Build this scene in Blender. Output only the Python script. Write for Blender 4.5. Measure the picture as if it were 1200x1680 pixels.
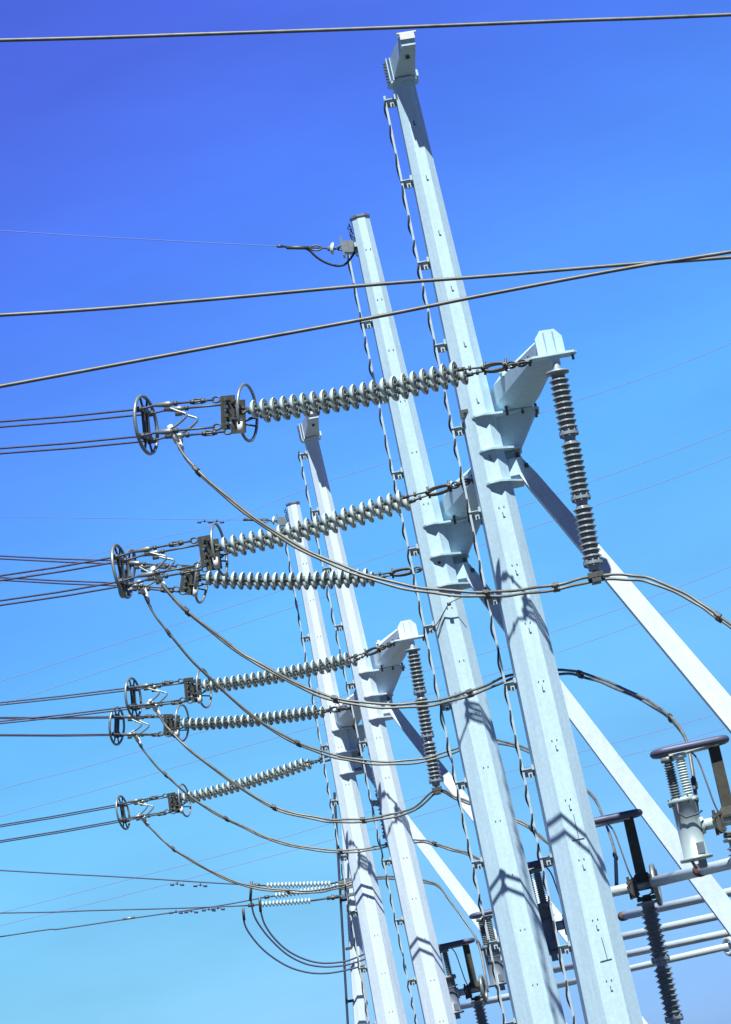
import bpy, math, random
from math import radians, sin, cos, pi, atan2, sqrt
from mathutils import Vector, Matrix
random.seed(4)
S = bpy.context.scene
for o in list(bpy.data.objects): bpy.data.objects.remove(o)

# ------------------------------------------------------------------ camera
FOC, PW, PH = 5400.0, 1200.0, 1680.0          # focal length in photo pixels, photo size
PITCH, ROLL = radians(11.1), atan2(.2125, .977)
EYE = Vector((0, 0, 1.7))
FWD = Vector((0, cos(PITCH), sin(PITCH)))
_u0 = Vector((0, -sin(PITCH), cos(PITCH))); _r0 = Vector((1, 0, 0))
UPV = _u0 * cos(ROLL) + _r0 * sin(ROLL)
RGT = _r0 * cos(ROLL) - _u0 * sin(ROLL)
cam = bpy.data.cameras.new("camera"); camo = bpy.data.objects.new("camera", cam)
S.collection.objects.link(camo); S.camera = camo
M = Matrix((RGT, UPV, -FWD)).transposed().to_4x4(); M.translation = EYE
camo.matrix_world = M
cam.sensor_fit = 'VERTICAL'; cam.sensor_height = 36.0; cam.lens = FOC / PH * 36.0
cam.clip_start = .1; cam.clip_end = 20000

# ------------------------------------------------------------------ light
SUN_EL, SUN_AZ = radians(60), radians(3.5)       # azimuth measured to the right of straight behind the camera
sun = bpy.data.lights.new("sun", 'SUN'); suno = bpy.data.objects.new("sun", sun)
S.collection.objects.link(suno)
sun.energy = 5.0; sun.angle = radians(.53); sun.color = (1.0, .985, .95)
to_sun = Vector((sin(SUN_AZ) * cos(SUN_EL), -cos(SUN_AZ) * cos(SUN_EL), sin(SUN_EL)))
suno.rotation_euler = (-to_sun).to_track_quat('-Z', 'Y').to_euler()
suno.location = (0, -20, 40)

world = bpy.data.worlds.new("World"); S.world = world; world.use_nodes = True
nt = world.node_tree; nt.nodes.clear()
sky = nt.nodes.new('ShaderNodeTexSky'); sky.sky_type = 'NISHITA'; sky.sun_disc = False
sky.sun_elevation = SUN_EL; sky.sun_rotation = pi - SUN_AZ
sky.air_density = 1.0; sky.dust_density = .25; sky.ozone_density = 2.0
tc = nt.nodes.new('ShaderNodeTexCoord'); sep = nt.nodes.new('ShaderNodeSeparateXYZ')
nt.links.new(tc.outputs['Generated'], sep.inputs[0])
ramp = nt.nodes.new('ShaderNodeValToRGB'); tilt = nt.nodes.new('ShaderNodeMath'); tilt.operation = 'MULTIPLY_ADD'; tilt.inputs[1].default_value = -.26
nt.links.new(sep.outputs['X'], tilt.inputs[0]); nt.links.new(sep.outputs['Z'], tilt.inputs[2]); nt.links.new(tilt.outputs[0], ramp.inputs[0])
# deepens the clear-air blue by height above the horizon (the photograph's saturated polarised sky)
SKYTINT = [(0.0, (.23, .39, .86)), (.03, (.24, .425, .89)), (.09, (.268, .54, .80)), (.14, (.305, .65, .90)), (.18, (.30, .69, .99)),
           (.23, (.295, .61, 1.16)), (.294, (.285, .465, 1.2)), (.354, (.31, .36, 1.12)), (.55, (.22, .33, .85)), (1.0, (.20, .31, .75))]
els = ramp.color_ramp.elements
while len(els) > 1: els.remove(els[0])
els[0].position = SKYTINT[0][0]; els[0].color = (*SKYTINT[0][1], 1)
for p_, c_ in SKYTINT[1:]:
    e = els.new(p_); e.color = (*c_, 1)
mul = nt.nodes.new('ShaderNodeMix'); mul.data_type = 'RGBA'; mul.blend_type = 'MULTIPLY'; mul.inputs[0].default_value = 1
mul.clamp_result = False
nt.links.new(sky.outputs[0], mul.inputs[6]); nt.links.new(ramp.outputs[0], mul.inputs[7])
# thin uneven air: faint high haze streaks, fixed to the sky's own directions
mp = nt.nodes.new('ShaderNodeMapping'); mp.inputs['Scale'].default_value = (6, 6, 22); mp.inputs['Rotation'].default_value = (0, .45, 0)
nt.links.new(tc.outputs['Generated'], mp.inputs[0])
nz = nt.nodes.new('ShaderNodeTexNoise'); nz.inputs['Scale'].default_value = 1.6; nz.inputs['Detail'].default_value = 5
nt.links.new(mp.outputs[0], nz.inputs['Vector'])
mr = nt.nodes.new('ShaderNodeMapRange'); mr.inputs[1].default_value = .3; mr.inputs[2].default_value = .75
mr.inputs[3].default_value = .95; mr.inputs[4].default_value = 1.12
nt.links.new(nz.outputs[0], mr.inputs[0])
# the sky is a little deeper to the left (farther round from the sun's side)
mx = nt.nodes.new('ShaderNodeMapRange'); mx.inputs[1].default_value = -.115; mx.inputs[2].default_value = -.03
mx.inputs[3].default_value = .92; mx.inputs[4].default_value = 1.0
nt.links.new(sep.outputs['X'], mx.inputs[0])
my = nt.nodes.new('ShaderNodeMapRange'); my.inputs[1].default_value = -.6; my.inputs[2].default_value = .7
my.inputs[3].default_value = .34; my.inputs[4].default_value = 1.0  # unseen sky behind the camera dimmed to deepen the shade
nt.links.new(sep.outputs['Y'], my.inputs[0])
m0 = nt.nodes.new('ShaderNodeMath'); m0.operation = 'MULTIPLY'
nt.links.new(mr.outputs[0], m0.inputs[0]); nt.links.new(mx.outputs[0], m0.inputs[1])
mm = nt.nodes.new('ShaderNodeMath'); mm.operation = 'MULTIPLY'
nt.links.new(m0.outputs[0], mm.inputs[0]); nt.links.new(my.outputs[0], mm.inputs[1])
bg = nt.nodes.new('ShaderNodeBackground'); wo = nt.nodes.new('ShaderNodeOutputWorld')
sc = nt.nodes.new('ShaderNodeVectorMath'); sc.operation = 'SCALE'
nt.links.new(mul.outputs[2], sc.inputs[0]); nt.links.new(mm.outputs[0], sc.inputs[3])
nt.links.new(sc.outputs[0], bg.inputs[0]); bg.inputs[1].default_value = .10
nt.links.new(bg.outputs[0], wo.inputs[0])

S.render.engine = 'CYCLES'
S.view_settings.view_transform = 'Standard'; S.view_settings.look = 'None'
S.view_settings.gamma = 1; S.view_settings.exposure = 0.75
S.render.resolution_x = 731; S.render.resolution_y = 1024

# ------------------------------------------------------------------ materials
def mat(name, col, rough=.5, metal=0.0, var=.06, scale=3.0, bump=0.0, bscale=60.0, spec=.5, stretch=(1, 1, 1), col2=None, coat=0, streak=0):
    m = bpy.data.materials.new(name); m.use_nodes = True
    n = m.node_tree; b = n.nodes['Principled BSDF']
    t = n.nodes.new('ShaderNodeTexCoord'); q = n.nodes.new('ShaderNodeMapping'); q.inputs['Scale'].default_value = stretch
    n.links.new(t.outputs['Object'], q.inputs[0])
    a = n.nodes.new('ShaderNodeTexNoise'); a.inputs['Scale'].default_value = scale; a.inputs['Detail'].default_value = 8; a.inputs['Roughness'].default_value = .65
    n.links.new(q.outputs[0], a.inputs['Vector'])
    r = n.nodes.new('ShaderNodeValToRGB')
    c1 = tuple(max(0, x * (1 - var)) for x in col); c2 = col2 or tuple(min(1, x * (1 + var)) for x in col)
    r.color_ramp.elements[0].position = .32; r.color_ramp.elements[1].position = .68
    r.color_ramp.elements[0].color = (*c1, 1); r.color_ramp.elements[1].color = (*c2, 1)
    n.links.new(a.outputs[0], r.inputs[0]); n.links.new(r.outputs[0], b.inputs['Base Color'])
    if streak:
        q2 = n.nodes.new('ShaderNodeMapping'); q2.inputs['Scale'].default_value = (14, 14, .55); n.links.new(t.outputs['Object'], q2.inputs[0])
        a2 = n.nodes.new('ShaderNodeTexNoise'); a2.inputs['Scale'].default_value = 1.0; a2.inputs['Detail'].default_value = 6; n.links.new(q2.outputs[0], a2.inputs['Vector'])
        v2 = n.nodes.new('ShaderNodeTexVoronoi'); v2.inputs['Scale'].default_value = 26; n.links.new(t.outputs['Object'], v2.inputs['Vector'])
        k2 = n.nodes.new('ShaderNodeMapRange'); k2.inputs[1].default_value = .35; k2.inputs[2].default_value = .7; k2.inputs[3].default_value = 1.0; k2.inputs[4].default_value = 1 - streak
        n.links.new(a2.outputs[0], k2.inputs[0])
        k3 = n.nodes.new('ShaderNodeMapRange'); k3.inputs[3].default_value = 1 - streak * .5; k3.inputs[4].default_value = 1 + streak * .35
        sp = n.nodes.new('ShaderNodeSeparateColor'); n.links.new(v2.outputs['Color'], sp.inputs[0]); n.links.new(sp.outputs[0], k3.inputs[0])
        mu = n.nodes.new('ShaderNodeMath'); mu.operation = 'MULTIPLY'; n.links.new(k2.outputs[0], mu.inputs[0]); n.links.new(k3.outputs[0], mu.inputs[1])
        vm = n.nodes.new('ShaderNodeVectorMath'); vm.operation = 'SCALE'; n.links.new(r.outputs[0], vm.inputs[0]); n.links.new(mu.outputs[0], vm.inputs[3])
        n.links.new(vm.outputs[0], b.inputs['Base Color'])
    b.inputs['Roughness'].default_value = rough; b.inputs['Metallic'].default_value = metal
    b.inputs['Specular IOR Level'].default_value = spec
    if coat: b.inputs['Coat Weight'].default_value = coat; b.inputs['Coat Roughness'].default_value = .15
    rr = n.nodes.new('ShaderNodeMapRange'); rr.inputs[3].default_value = max(.02, rough - .08); rr.inputs[4].default_value = min(1, rough + .1)
    n.links.new(a.outputs[0], rr.inputs[0]); n.links.new(rr.outputs[0], b.inputs['Roughness'])
    if bump:
        z = n.nodes.new('ShaderNodeTexNoise'); z.inputs['Scale'].default_value = bscale; z.inputs['Detail'].default_value = 4
        n.links.new(q.outputs[0], z.inputs['Vector'])
        k = n.nodes.new('ShaderNodeBump'); k.inputs['Strength'].default_value = bump; k.inputs['Distance'].default_value = .01
        n.links.new(z.outputs[0], k.inputs['Height']); n.links.new(k.outputs[0], b.inputs['Normal'])
    return m

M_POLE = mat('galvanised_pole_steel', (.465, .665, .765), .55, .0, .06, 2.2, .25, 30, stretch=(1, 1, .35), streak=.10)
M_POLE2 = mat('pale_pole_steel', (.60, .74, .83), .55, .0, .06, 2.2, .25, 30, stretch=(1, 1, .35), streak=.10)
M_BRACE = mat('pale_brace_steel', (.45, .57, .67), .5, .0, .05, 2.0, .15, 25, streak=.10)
M_RAIL = mat('rail_steel', (.42, .54, .58), .45, .2, .1, 10)
M_GALV = mat('galvanised_fittings', (.24, .28, .27), .4, .5, .15, 12)
M_DARKGALV = mat('weathered_dark_steel', (.085, .095, .09), .5, .4, .3, 14)
M_OLIVE = mat('olive_dark_steel', (.048, .052, .038), .6, .2, .35, 10)
M_PORC = mat('grey_glazed_porcelain', (.58, .72, .68), .25, .0, .05, 9, coat=.3)
M_CAP = mat('insulator_cap_iron', (.20, .25, .25), .5, .5, .25, 15)
M_POST = mat('grey_brown_porcelain', (.16, .20, .205), .24, .0, .15, 9, coat=.35)
M_POSTFIT = mat('cast_fitting', (.27, .33, .36), .5, .3, .15, 14)
M_ALU = mat('aluminium_tube', (.46, .56, .58), .38, .1, .08, 6, stretch=(.5, 3, 3))
M_WIRE = mat('weathered_aluminium_cable', (.155, .17, .155), .5, .3, .35, 6)  # weathered tone; its patchy variation stands in for glints along the cable
M_WIRE_N = mat('near_conductor', (.115, .125, .115), .5, .3, .4, 5)  # strong tone variation painted in as glints along the wire
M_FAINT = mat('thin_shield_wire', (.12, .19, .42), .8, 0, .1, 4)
M_DISCUND = mat('shaded_grimy_disc_underside', (.24, .29, .27), .5, 0, .2, 20)  # shade inside the disc bells painted as a darker tone, along with dirt
M_WIRE_D = mat('dark_stranded_conductor', (.055, .065, .115), .6, .2, .25, 20)
M_FAR = mat('distant_conductor', (.20, .22, .46), .8, 0, .1, 4)  # violet haze of distance painted into the wire colour
M_BLACK = mat('black_ground_cable', (.018, .02, .028), .8, 0, .2, 20)
M_WHITE = mat('bright_terminal', (.66, .70, .68), .35, .1, .04, 10)
M_RUST = mat('rusty_collar', (.13, .075, .06), .8, 0, .3, 25)
M_GREEN = mat('greenish_end_cap', (.28, .50, .38), .6, 0, .15, 15)
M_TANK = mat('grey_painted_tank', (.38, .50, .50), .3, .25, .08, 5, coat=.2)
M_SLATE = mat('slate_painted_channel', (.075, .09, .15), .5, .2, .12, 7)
M_SLATE2 = mat('shaded_slate_tank', (.14, .18, .22), .5, .1, .12, 7)  # shadow on the farther switch tanks painted in as darker colour; nameplates share it
M_MARK = mat('paint_pen_mark', (.05, .07, .09), .8, 0, .1, 20)

# ------------------------------------------------------------------ geometry helpers
def un(px, py, z):
    return EYE + z * (FWD + RGT * ((px - PW / 2) / FOC) - UPV * ((py - PH / 2) / FOC))
def pj(P):
    d = P - EYE; z = d.dot(FWD)
    return PW / 2 + FOC * d.dot(RGT) / z, PH / 2 - FOC * d.dot(UPV) / z, z
Z = Vector((0, 0, 1)); X = Vector((1, 0, 0))

class Geo:
    def __init__(s): s.v = []; s.f = []; s.mi = []
    def add(s, vs, fs, mi=0):
        b = len(s.v); s.v += [Vector(v) for v in vs]; s.f += [tuple(i + b for i in f) for f in fs]; s.mi += [mi] * len(fs)
        return s
    def prism(s, pts_a, pts_b, mi=0):       # two matching loops joined, capped
        n = len(pts_a); fs = [(i, (i + 1) % n, n + (i + 1) % n, n + i) for i in range(n)]
        fs += [tuple(range(n))[::-1], tuple(range(n, 2 * n))]
        return s.add(list(pts_a) + list(pts_b), fs, mi)
    def box(s, c, ax, ay, az, lx, ly, lz, mi=0):
        ax, ay, az = [Vector(a).normalized() for a in (ax, ay, az)]
        q = [c + ax * (i * lx / 2) + ay * (j * ly / 2) for i, j in ((-1, -1), (1, -1), (1, 1), (-1, 1))]
        return s.prism([p - az * lz / 2 for p in q], [p + az * lz / 2 for p in q], mi)
    def plate(s, poly, nrm, th, mi=0):
        nrm = Vector(nrm).normalized()
        return s.prism([p - nrm * th / 2 for p in poly], [p + nrm * th / 2 for p in poly], mi)
    def tube(s, pts, r, n=8, closed=False, mi=0):
        pts = [Vector(p) for p in pts]; m = len(pts)
        rs = r if isinstance(r, (list, tuple)) else [r] * m
        tan = []
        for i in range(m):
            if closed: t = pts[(i + 1) % m] - pts[i - 1]
            else: t = pts[min(i + 1, m - 1)] - pts[max(i - 1, 0)]
            tan.append(t.normalized())
        a = Z if abs(tan[0].z) < .9 else X
        nv = (a - tan[0] * a.dot(tan[0])).normalized(); vs = []
        for i in range(m):
            nv = (nv - tan[i] * nv.dot(tan[i])).normalized(); bv = tan[i].cross(nv)
            for k in range(n):
                w = 2 * pi * k / n; vs.append(pts[i] + (nv * cos(w) + bv * sin(w)) * rs[i])
        fs = []
        for i in range(m if closed else m - 1):
            j = (i + 1) % m
            for k in range(n):
                l = (k + 1) % n; fs.append((i * n + k, i * n + l, j * n + l, j * n + k))
        if not closed: fs += [tuple(range(n))[::-1], tuple(range((m - 1) * n, m * n))]
        return s.add(vs, fs, mi)
    def rod(s, a, b, r, n=8, mi=0, r2=None): return s.tube([a, b], [r, r if r2 is None else r2], n, mi=mi)
    def ring(s, c, nrm, R, r, n=36, m=8, mi=0, sx=1.0, ref=None):
        nrm = Vector(nrm).normalized(); a = Vector(ref) if ref is not None else (Z if abs(nrm.z) < .9 else X)
        a = (a - nrm * a.dot(nrm)).normalized(); b = nrm.cross(a)
        return s.tube([c + a * cos(2 * pi * k / n) * R * sx + b * sin(2 * pi * k / n) * R for k in range(n)], r, m, True, mi)
    def lathe(s, c, ax, prof, n=16, mi=0):   # prof: (radius, height along ax[, mat])
        ax = Vector(ax).normalized(); a = Z if abs(ax.z) < .9 else X
        a = (a - ax * a.dot(ax)).normalized(); b = ax.cross(a)
        vs = []; fs = []; mis = []
        for p in prof:
            for k in range(n):
                w = 2 * pi * k / n; vs.append(c + ax * p[1] + (a * cos(w) + b * sin(w)) * max(p[0], 1e-4))
        base = len(s.v); s.v += vs
        for i in range(len(prof) - 1):
            for k in range(n):
                l = (k + 1) % n; s.f.append((base + i * n + k, base + i * n + l, base + (i + 1) * n + l, base + (i + 1) * n + k))
                s.mi.append(prof[i + 1][2] if len(prof[i + 1]) > 2 else mi)
        return s
    def mesh(s, name, mats, off=Vector(), smooth=False):
        me = bpy.data.meshes.new(name); me.from_pydata([tuple(v - off) for v in s.v], [], s.f)
        mats = mats if isinstance(mats, (list, tuple)) else [mats]
        for m in mats: me.materials.append(m)
        if len(mats) > 1: me.polygons.foreach_set('material_index', s.mi)
        if smooth: me.polygons.foreach_set('use_smooth', [True] * len(me.polygons))
        me.update(); me.validate()
        return me

def link(o): S.collection.objects.link(o); return o
def tags(o, label, cat, group=None, kind=None):
    if label: o['label'] = label
    if cat: o['category'] = cat
    if group: o['group'] = group
    if kind: o['kind'] = kind
    return o
class Thing:
    def __init__(s, name, loc, label, cat, group=None):
        s.o = link(bpy.data.objects.new(name, None)); s.o.location = loc; s.L = Vector(loc); s.o.empty_display_size = .3
        tags(s.o, label, cat, group)
    def part(s, name, geo, m, smooth=False, parent=None, label=None):
        o = link(bpy.data.objects.new(name, geo.mesh(name, m, s.L, smooth))); o.parent = parent or s.o
        if label: o['label'] = label
        return o
    def inst(s, name, me, mw, parent=None):
        o = link(bpy.data.objects.new(name, me)); o.parent = parent or s.o
        o.matrix_local = Matrix.Translation(-s.L) @ mw
        return o
def single(name, geo, m, label, cat, group=None, smooth=True, kind=None):
    L = geo.v[0].copy()
    o = link(bpy.data.objects.new(name, geo.mesh(name, m, L, smooth))); o.location = L
    return tags(o, label, cat, group, kind)

def spline(pts, n=8):
    P = [Vector(p) for p in pts]; out = []
    for i in range(len(P) - 1):
        p0 = P[max(i - 1, 0)]; p1 = P[i]; p2 = P[i + 1]; p3 = P[min(i + 2, len(P) - 1)]
        for k in range(n):
            t = k / n
            out.append(.5 * ((2 * p1) + (p2 - p0) * t + (2 * p0 - 5 * p1 + 4 * p2 - p3) * t * t + (3 * p1 - p0 - 3 * p2 + p3) * t ** 3))
    return out + [P[-1]]

# ------------------------------------------------------------------ ground
g = Geo(); N = 40; R0 = 9000
g.add([(-R0, -R0, 0), (R0, -R0, 0), (R0, R0, 0), (-R0, R0, 0)], [(0, 1, 2, 3)])
M_GROUND = mat('gravel_yard', (.05, .05, .045), .95, 0, .3, 3.0, .6, 40)
gr = single('ground', g, M_GROUND, None, None, smooth=False, kind='structure')

# ------------------------------------------------------------------ poles
def near_vertical(p, V):
    r = un(p[0], p[1], 1) - EYE; h = Vector((r.x, r.y)); d = Vector((V.x - EYE.x, V.y - EYE.y))
    return EYE + r * (d.dot(h) / h.dot(h))
class Axis:
    def __init__(s, ref, z, top, bot, rt, rb):
        V = un(*ref, z); s.T = near_vertical(top, V); s.B = near_vertical(bot, V)
        s.rt, s.rb = rt, rb
        k = (s.B.z) / (s.T.z - s.B.z)
        s.G = s.B + (s.B - s.T) * k; s.G.z = 0; s.rg = rb + (rb - rt) * k
    def at(s, h): return s.B + (s.T - s.B) * ((h - s.B.z) / (s.T.z - s.B.z))
    def rad(s, h): return s.rb + (s.rt - s.rb) * ((h - s.B.z) / (s.T.z - s.B.z))
    def height(s, py):
        lo, hi = 0, s.T.z + 2
        for _ in range(50):
            m = (lo + hi) / 2
            if pj(s.at(m))[1] > py: lo = m
            else: hi = m
        return lo
    def W(s, h, lat, fr): return s.at(h) + Vector((lat, -fr, 0))
TH0 = radians(7)    # facets are turned a little to the right of the camera
def octo(c, r, n=8):
    return [c + Vector((sin(TH0 + pi / n + 2 * pi * k / n), -cos(TH0 + pi / n + 2 * pi * k / n), 0)) * r for k in range(n)]

AZ = radians(33)
D = Vector((sin(AZ), -cos(AZ), 0)); E_ = Vector((cos(AZ), sin(AZ), 0))   # arm direction and its right hand
AZT = radians(10); DT = Vector((sin(AZT), -cos(AZT), 0)); ET = Vector((cos(AZT), sin(AZT), 0))

def ladder(t, ax, h0, h1, rail_px, stand, mname='climbing_rail', lat0=.15, seed=1):
    """safety climbing rail on the left of a pole with a slack black cable beside it"""
    rnd = random.Random(seed)
    n = 60; pts = []; cab = []
    for i in range(n + 1):
        h = h0 + (h1 - h0) * i / n
        p = ax.at(h) + Vector((-(ax.rad(h) * .93 + lat0), -.02, 0)); pts.append(p)
    g = Geo()
    for i in range(n):
        a, b = pts[i], pts[i + 1]
        g.prism([a + Vector(q) for q in ((-.015, -.02, 0), (.015, -.02, 0), (.015, .02, 0), (-.015, .02, 0))],
                [b + Vector(q) for q in ((-.015, -.02, 0), (.015, -.02, 0), (.015, .02, 0), (-.015, .02, 0))])
    rail = t.part('climbing_rail', g, M_RAIL)
    m = int((h1 - h0) * 30)
    for i in range(m + 1):
        h = h0 + (h1 - h0) * i / m
        p = ax.at(h) + Vector((-(ax.rad(h) * .93 + lat0), -.02, 0))
        w = 2 * pi * h / .40 + seed + 1.6 * sin(h * .9 + seed) + .8 * sin(h * 2.7); rr = .016 + .006 * sin(h * 2.3 + seed)
        cab.append(p + Vector((-.016 + cos(w) * rr, sin(w) * .030, 0)))
    t.part('ground_cable', Geo().tube(cab, .014, 6), M_BLACK, True)
    for h in stand:
        if not (h0 <= h <= h1 + .01): continue
        c = ax.at(h); r = ax.rad(h) * .93
        g = Geo()
        g.box(c + Vector((-(r + lat0 / 2), -.02, .045)), X, Vector((0, 1, 0)), Z, lat0 + .03, .07, .014)
        g.box(c + Vector((-(r + lat0 / 2), .02, -.01)), X, Vector((0, 1, 0)), Z, lat0 + .03, .014, .10)
        g.box(c + Vector((-(r + .012), -.05, .05)), X, Vector((0, 1, 0)), Z, .035, .10, .07)
        b = t.part('standoff_bracket', g, M_RAIL)
        g = Geo().box(c + Vector((-(r + .06), -.03, -.045)), X, Vector((0, 1, 0)), Z, .06, .05, .065)
        g.rod(c + Vector((-(r + .06), -.05, -.045)), c + Vector((-(r + .06), -.075, -.045)), .016, 6, mi=1)
        t.part('clamp_block', g, [M_RAIL, M_BLACK], parent=b)

def steel_pole(name, label, ref, z, top, bot, rt, rb, fl_py, m, cap=None, top_arm=False, mid=True, brace_to=None,
               rail_top=None, seed=1, rear=None, brace_z=-2.0, dots=True, bw=(.105, .15), arm_k=1.0):
    ax = Axis(ref, z, top, bot, rt, rb)
    t = Thing(name, ax.G, label, 'steel pole', 'tall galvanised poles of the wire row')
    # shaft in telescoping lengths
    hs = [0, ax.B.z * .6, ax.T.z]
    g = Geo(); g.prism(octo(ax.G, ax.rg), octo(ax.T, ax.rt))
    t.part('shaft', g, m)
    hf = ax.height(fl_py); ax.hf = hf
    if cap:
        g = Geo(); g.prism(octo(ax.T + Z * .002, ax.rt * 1.12), octo(ax.T + Z * .035, ax.rt * 1.12))
        t.part('cap_plate', g, M_GALV)
        g = Geo()
        for k in range(12):
            p = ax.T + Vector((-(ax.rt + .035 + .012 * sin(k * 2.1)), -.06, -.08 - k * .045))
            g.ring(p, Vector((cos(k * 1.7), sin(k * 1.7), .2)), .026, .009, 10, 5)
        t.part('chain', g, M_BLACK, True)
    # octagon facets facing the camera: small step lugs in pairs
    ap = cos(pi / 8)
    nf = Vector((sin(TH0), -cos(TH0), 0)); ef = Vector((cos(TH0), sin(TH0), 0))
    if dots:
        h = ax.T.z - .55; k = 0
        while h > ax.B.z - 1:
            c = ax.at(h) + nf * (ax.rad(h) * ap)
            if not top_arm or k > 6:
                for q in (-.035, .035): t.part('step_lug', Geo().rod(c + ef * q - nf * .01, c + ef * q + nf * .010, .009, 6), M_DARKGALV)
            if top_arm and ref[0] > 700:
                g = Geo(); g.box(c + nf * .006 - Z * .11, ef, nf, Z, .010, .012, .07); g.box(c + nf * .006 - Z * .14 + ef * .012, ef, nf, Z, .026, .012, .010)
                t.part('seam_mark', g, M_MARK)
            h -= .83; k += 1
    # mid-height bracket: three horizontal plates, gusset box, tapered arm
    if mid:
        R = ax.rad(hf)
        def V2(h, x, f): return ax.at(h) + Vector((x, -f, 0))
        def plate_at(h, x1, f1, nm):
            r = ax.rad(h)
            loop = [V2(h, -r * .40, r * .90), V2(h, -r * .20, r + .05), V2(h, r * .30, r + .08), V2(h, r * .75, r * .98), V2(h, x1 - .05, f1), V2(h, x1, f1 - .05), V2(h, x1 + .01, -.40), V2(h, r * .8, -.40), V2(h, 0, 0)]
            return t.part(nm, Geo().plate(loop, Z, .028), m)
        plate_at(hf, .86, .03, 'flange_plate')
        plate_at(hf - .50, .50, .06, 'stiffener_plate')
        plate_at(hf - .97, .43, .06, 'stiffener_plate')
        def loop(h, x0, x1, f0, f1): return [V2(h, x0, f0), V2(h, x0, f1), V2(h, x1, f1), V2(h, x1, f0)]
        g = Geo()
        g.prism(loop(hf - .016, .16, .82, -.36, -.04), loop(hf - .484, .12, .50, -.32, -.10))
        g.prism(loop(hf - .516, .12, .48, -.30, -.10), loop(hf - .955, .12, .42, -.26, -.10))
        t.part('gusset_box', g, m)
        # octagonal tapered arm coming forward over the flange, deep at its base
        AZ_ = radians(13.2); Da = Vector((sin(AZ_), -cos(AZ_), 0)); Ea = Vector((cos(AZ_), sin(AZ_), 0))
        base = V2(hf, .54 * arm_k, -.22)
        def sec(a, lo, hi, hw, chb, cht):
            c = base + Da * a
            q = [(-hw + chb, lo), (hw - chb, lo), (hw, lo + chb), (hw, hi - cht), (hw - cht, hi), (-hw + cht, hi), (-hw, hi - cht), (-hw, lo + chb)]
            return [c + Ea * x + Z * y for x, y in q]
        g = Geo()
        secs = [sec(-.18, .018, .50, .29, .12, .12), sec(.30, .018, .54, .31, .14, .13), sec(2.28, .22, .48, .17, .07, .05)]
        n8 = 8; vs = sum(secs, [])
        fs = [tuple(range(n8))[::-1], tuple(range(16, 24))]
        for i in range(2):
            for k in range(n8): fs.append((i * 8 + k, i * 8 + (k + 1) % 8, (i + 1) * 8 + (k + 1) % 8, (i + 1) * 8 + k))
        g.add(vs, fs)
        arm = t.part('cross_arm', g, m)
        c = base; g = Geo()
        q = [(-.19, .20), (.19, .20), (.19, .46), (.10, .57), (-.10, .57), (-.19, .46)]
        g.plate([c + Da * 2.30 + Ea * x + Z * y for x, y in q], Da, .03)
        for x in (-.065, .065): g.box(c + Da * 2.345 + Ea * x + Z * .365, Ea, Da, Z, .016, .06, .33)
        t.part('end_plate', g, m, parent=arm)
        g = Geo(); e2 = (X * .97 + Vector((0, .24, 0))).normalized()
        cc = c + Da * 2.37 + Z * .185; d2 = Vector((e2.y, -e2.x, 0))
        g.plate([cc + e2 * x + d2 * y for x, y in ((-.33, -.09), (.25, -.13), (.31, -.06), (.31, .06), (.25, .13), (-.33, .09), (-.40, 0))], Z, .03)
        t.part('attachment_plate', g, m, parent=arm)
        for x in (-.35, .26): t.part('bolt', Geo().rod(cc + e2 * x - Z * .09, cc + e2 * x + Z * .05, .018, 6), M_DARKGALV, parent=arm)
        ax.tipL = cc - e2 * .36 - Z * .03; ax.tip = cc - Z * .02
        g = Geo(); lc = c + Da * .75 - Ea * .28 + Z * .46
        g.box(lc, Da, Ea, Z, .12, .05, .12); g.rod(lc - Ea * .025, lc - Ea * .05, .022, 8)
        t.part('lifting_lug', g, m, parent=arm)
        for x, f in ((.82, -.04), (.82, -.20), (.82, -.36), (.62, .08), (.40, .18)):
            t.part('flange_bolt', Geo().rod(V2(hf - .06, x, f), V2(hf + .07, x, f), .02, 6), M_DARKGALV)
        t.part('hanger', Geo().box(cc - Z * .075, e2, d2, Z, .13, .05, .12), m, parent=arm)
    if brace_to:
        h = hf - .78; a = ax.W(h, ax.rad(h) + .18, -.10)
        px, py, pz = pj(a)
        b = un(brace_to[0], brace_to[1], pz + brace_z)
        dr = (b - a).normalized()
        L = a.z / -dr.z
        side = dr.cross(Vector((0, 1, 0))).normalized(); dep = dr.cross(side).normalized()
        def rect(p, w, d): return [p + side * i * w + dep * j * d for i, j in ((-1, -1), (1, -1), (1, 1), (-1, 1))]
        g = Geo(); w0, w1 = bw
        k = (b - a).length
        g.prism(rect(a - dr * .12, w0 * .75, .09), rect(a + dr * .25, w0, .1))
        g.prism(rect(a + dr * .252, w0, .1), rect(a + dr * (L), w0 + (w1 - w0) * L / k, .13))
        br = t.part('diagonal_brace', g, M_BRACE)
        for s_ in (.06, -.16):
            q = a + dr * s_ + side * .06
            t.part('pin', Geo().rod(q + dep * -.14, q + dep * .14, .032, 8), M_DARKGALV, parent=br)
        for s_ in (-.055, .055):
            t.part('clevis_plate', Geo().box(ax.W(h + .02, ax.rad(h) + .04, -.10 + s_ * 1.9), X, Vector((0, 1, 0)), Z, .34, .02, .24), m)
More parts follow.
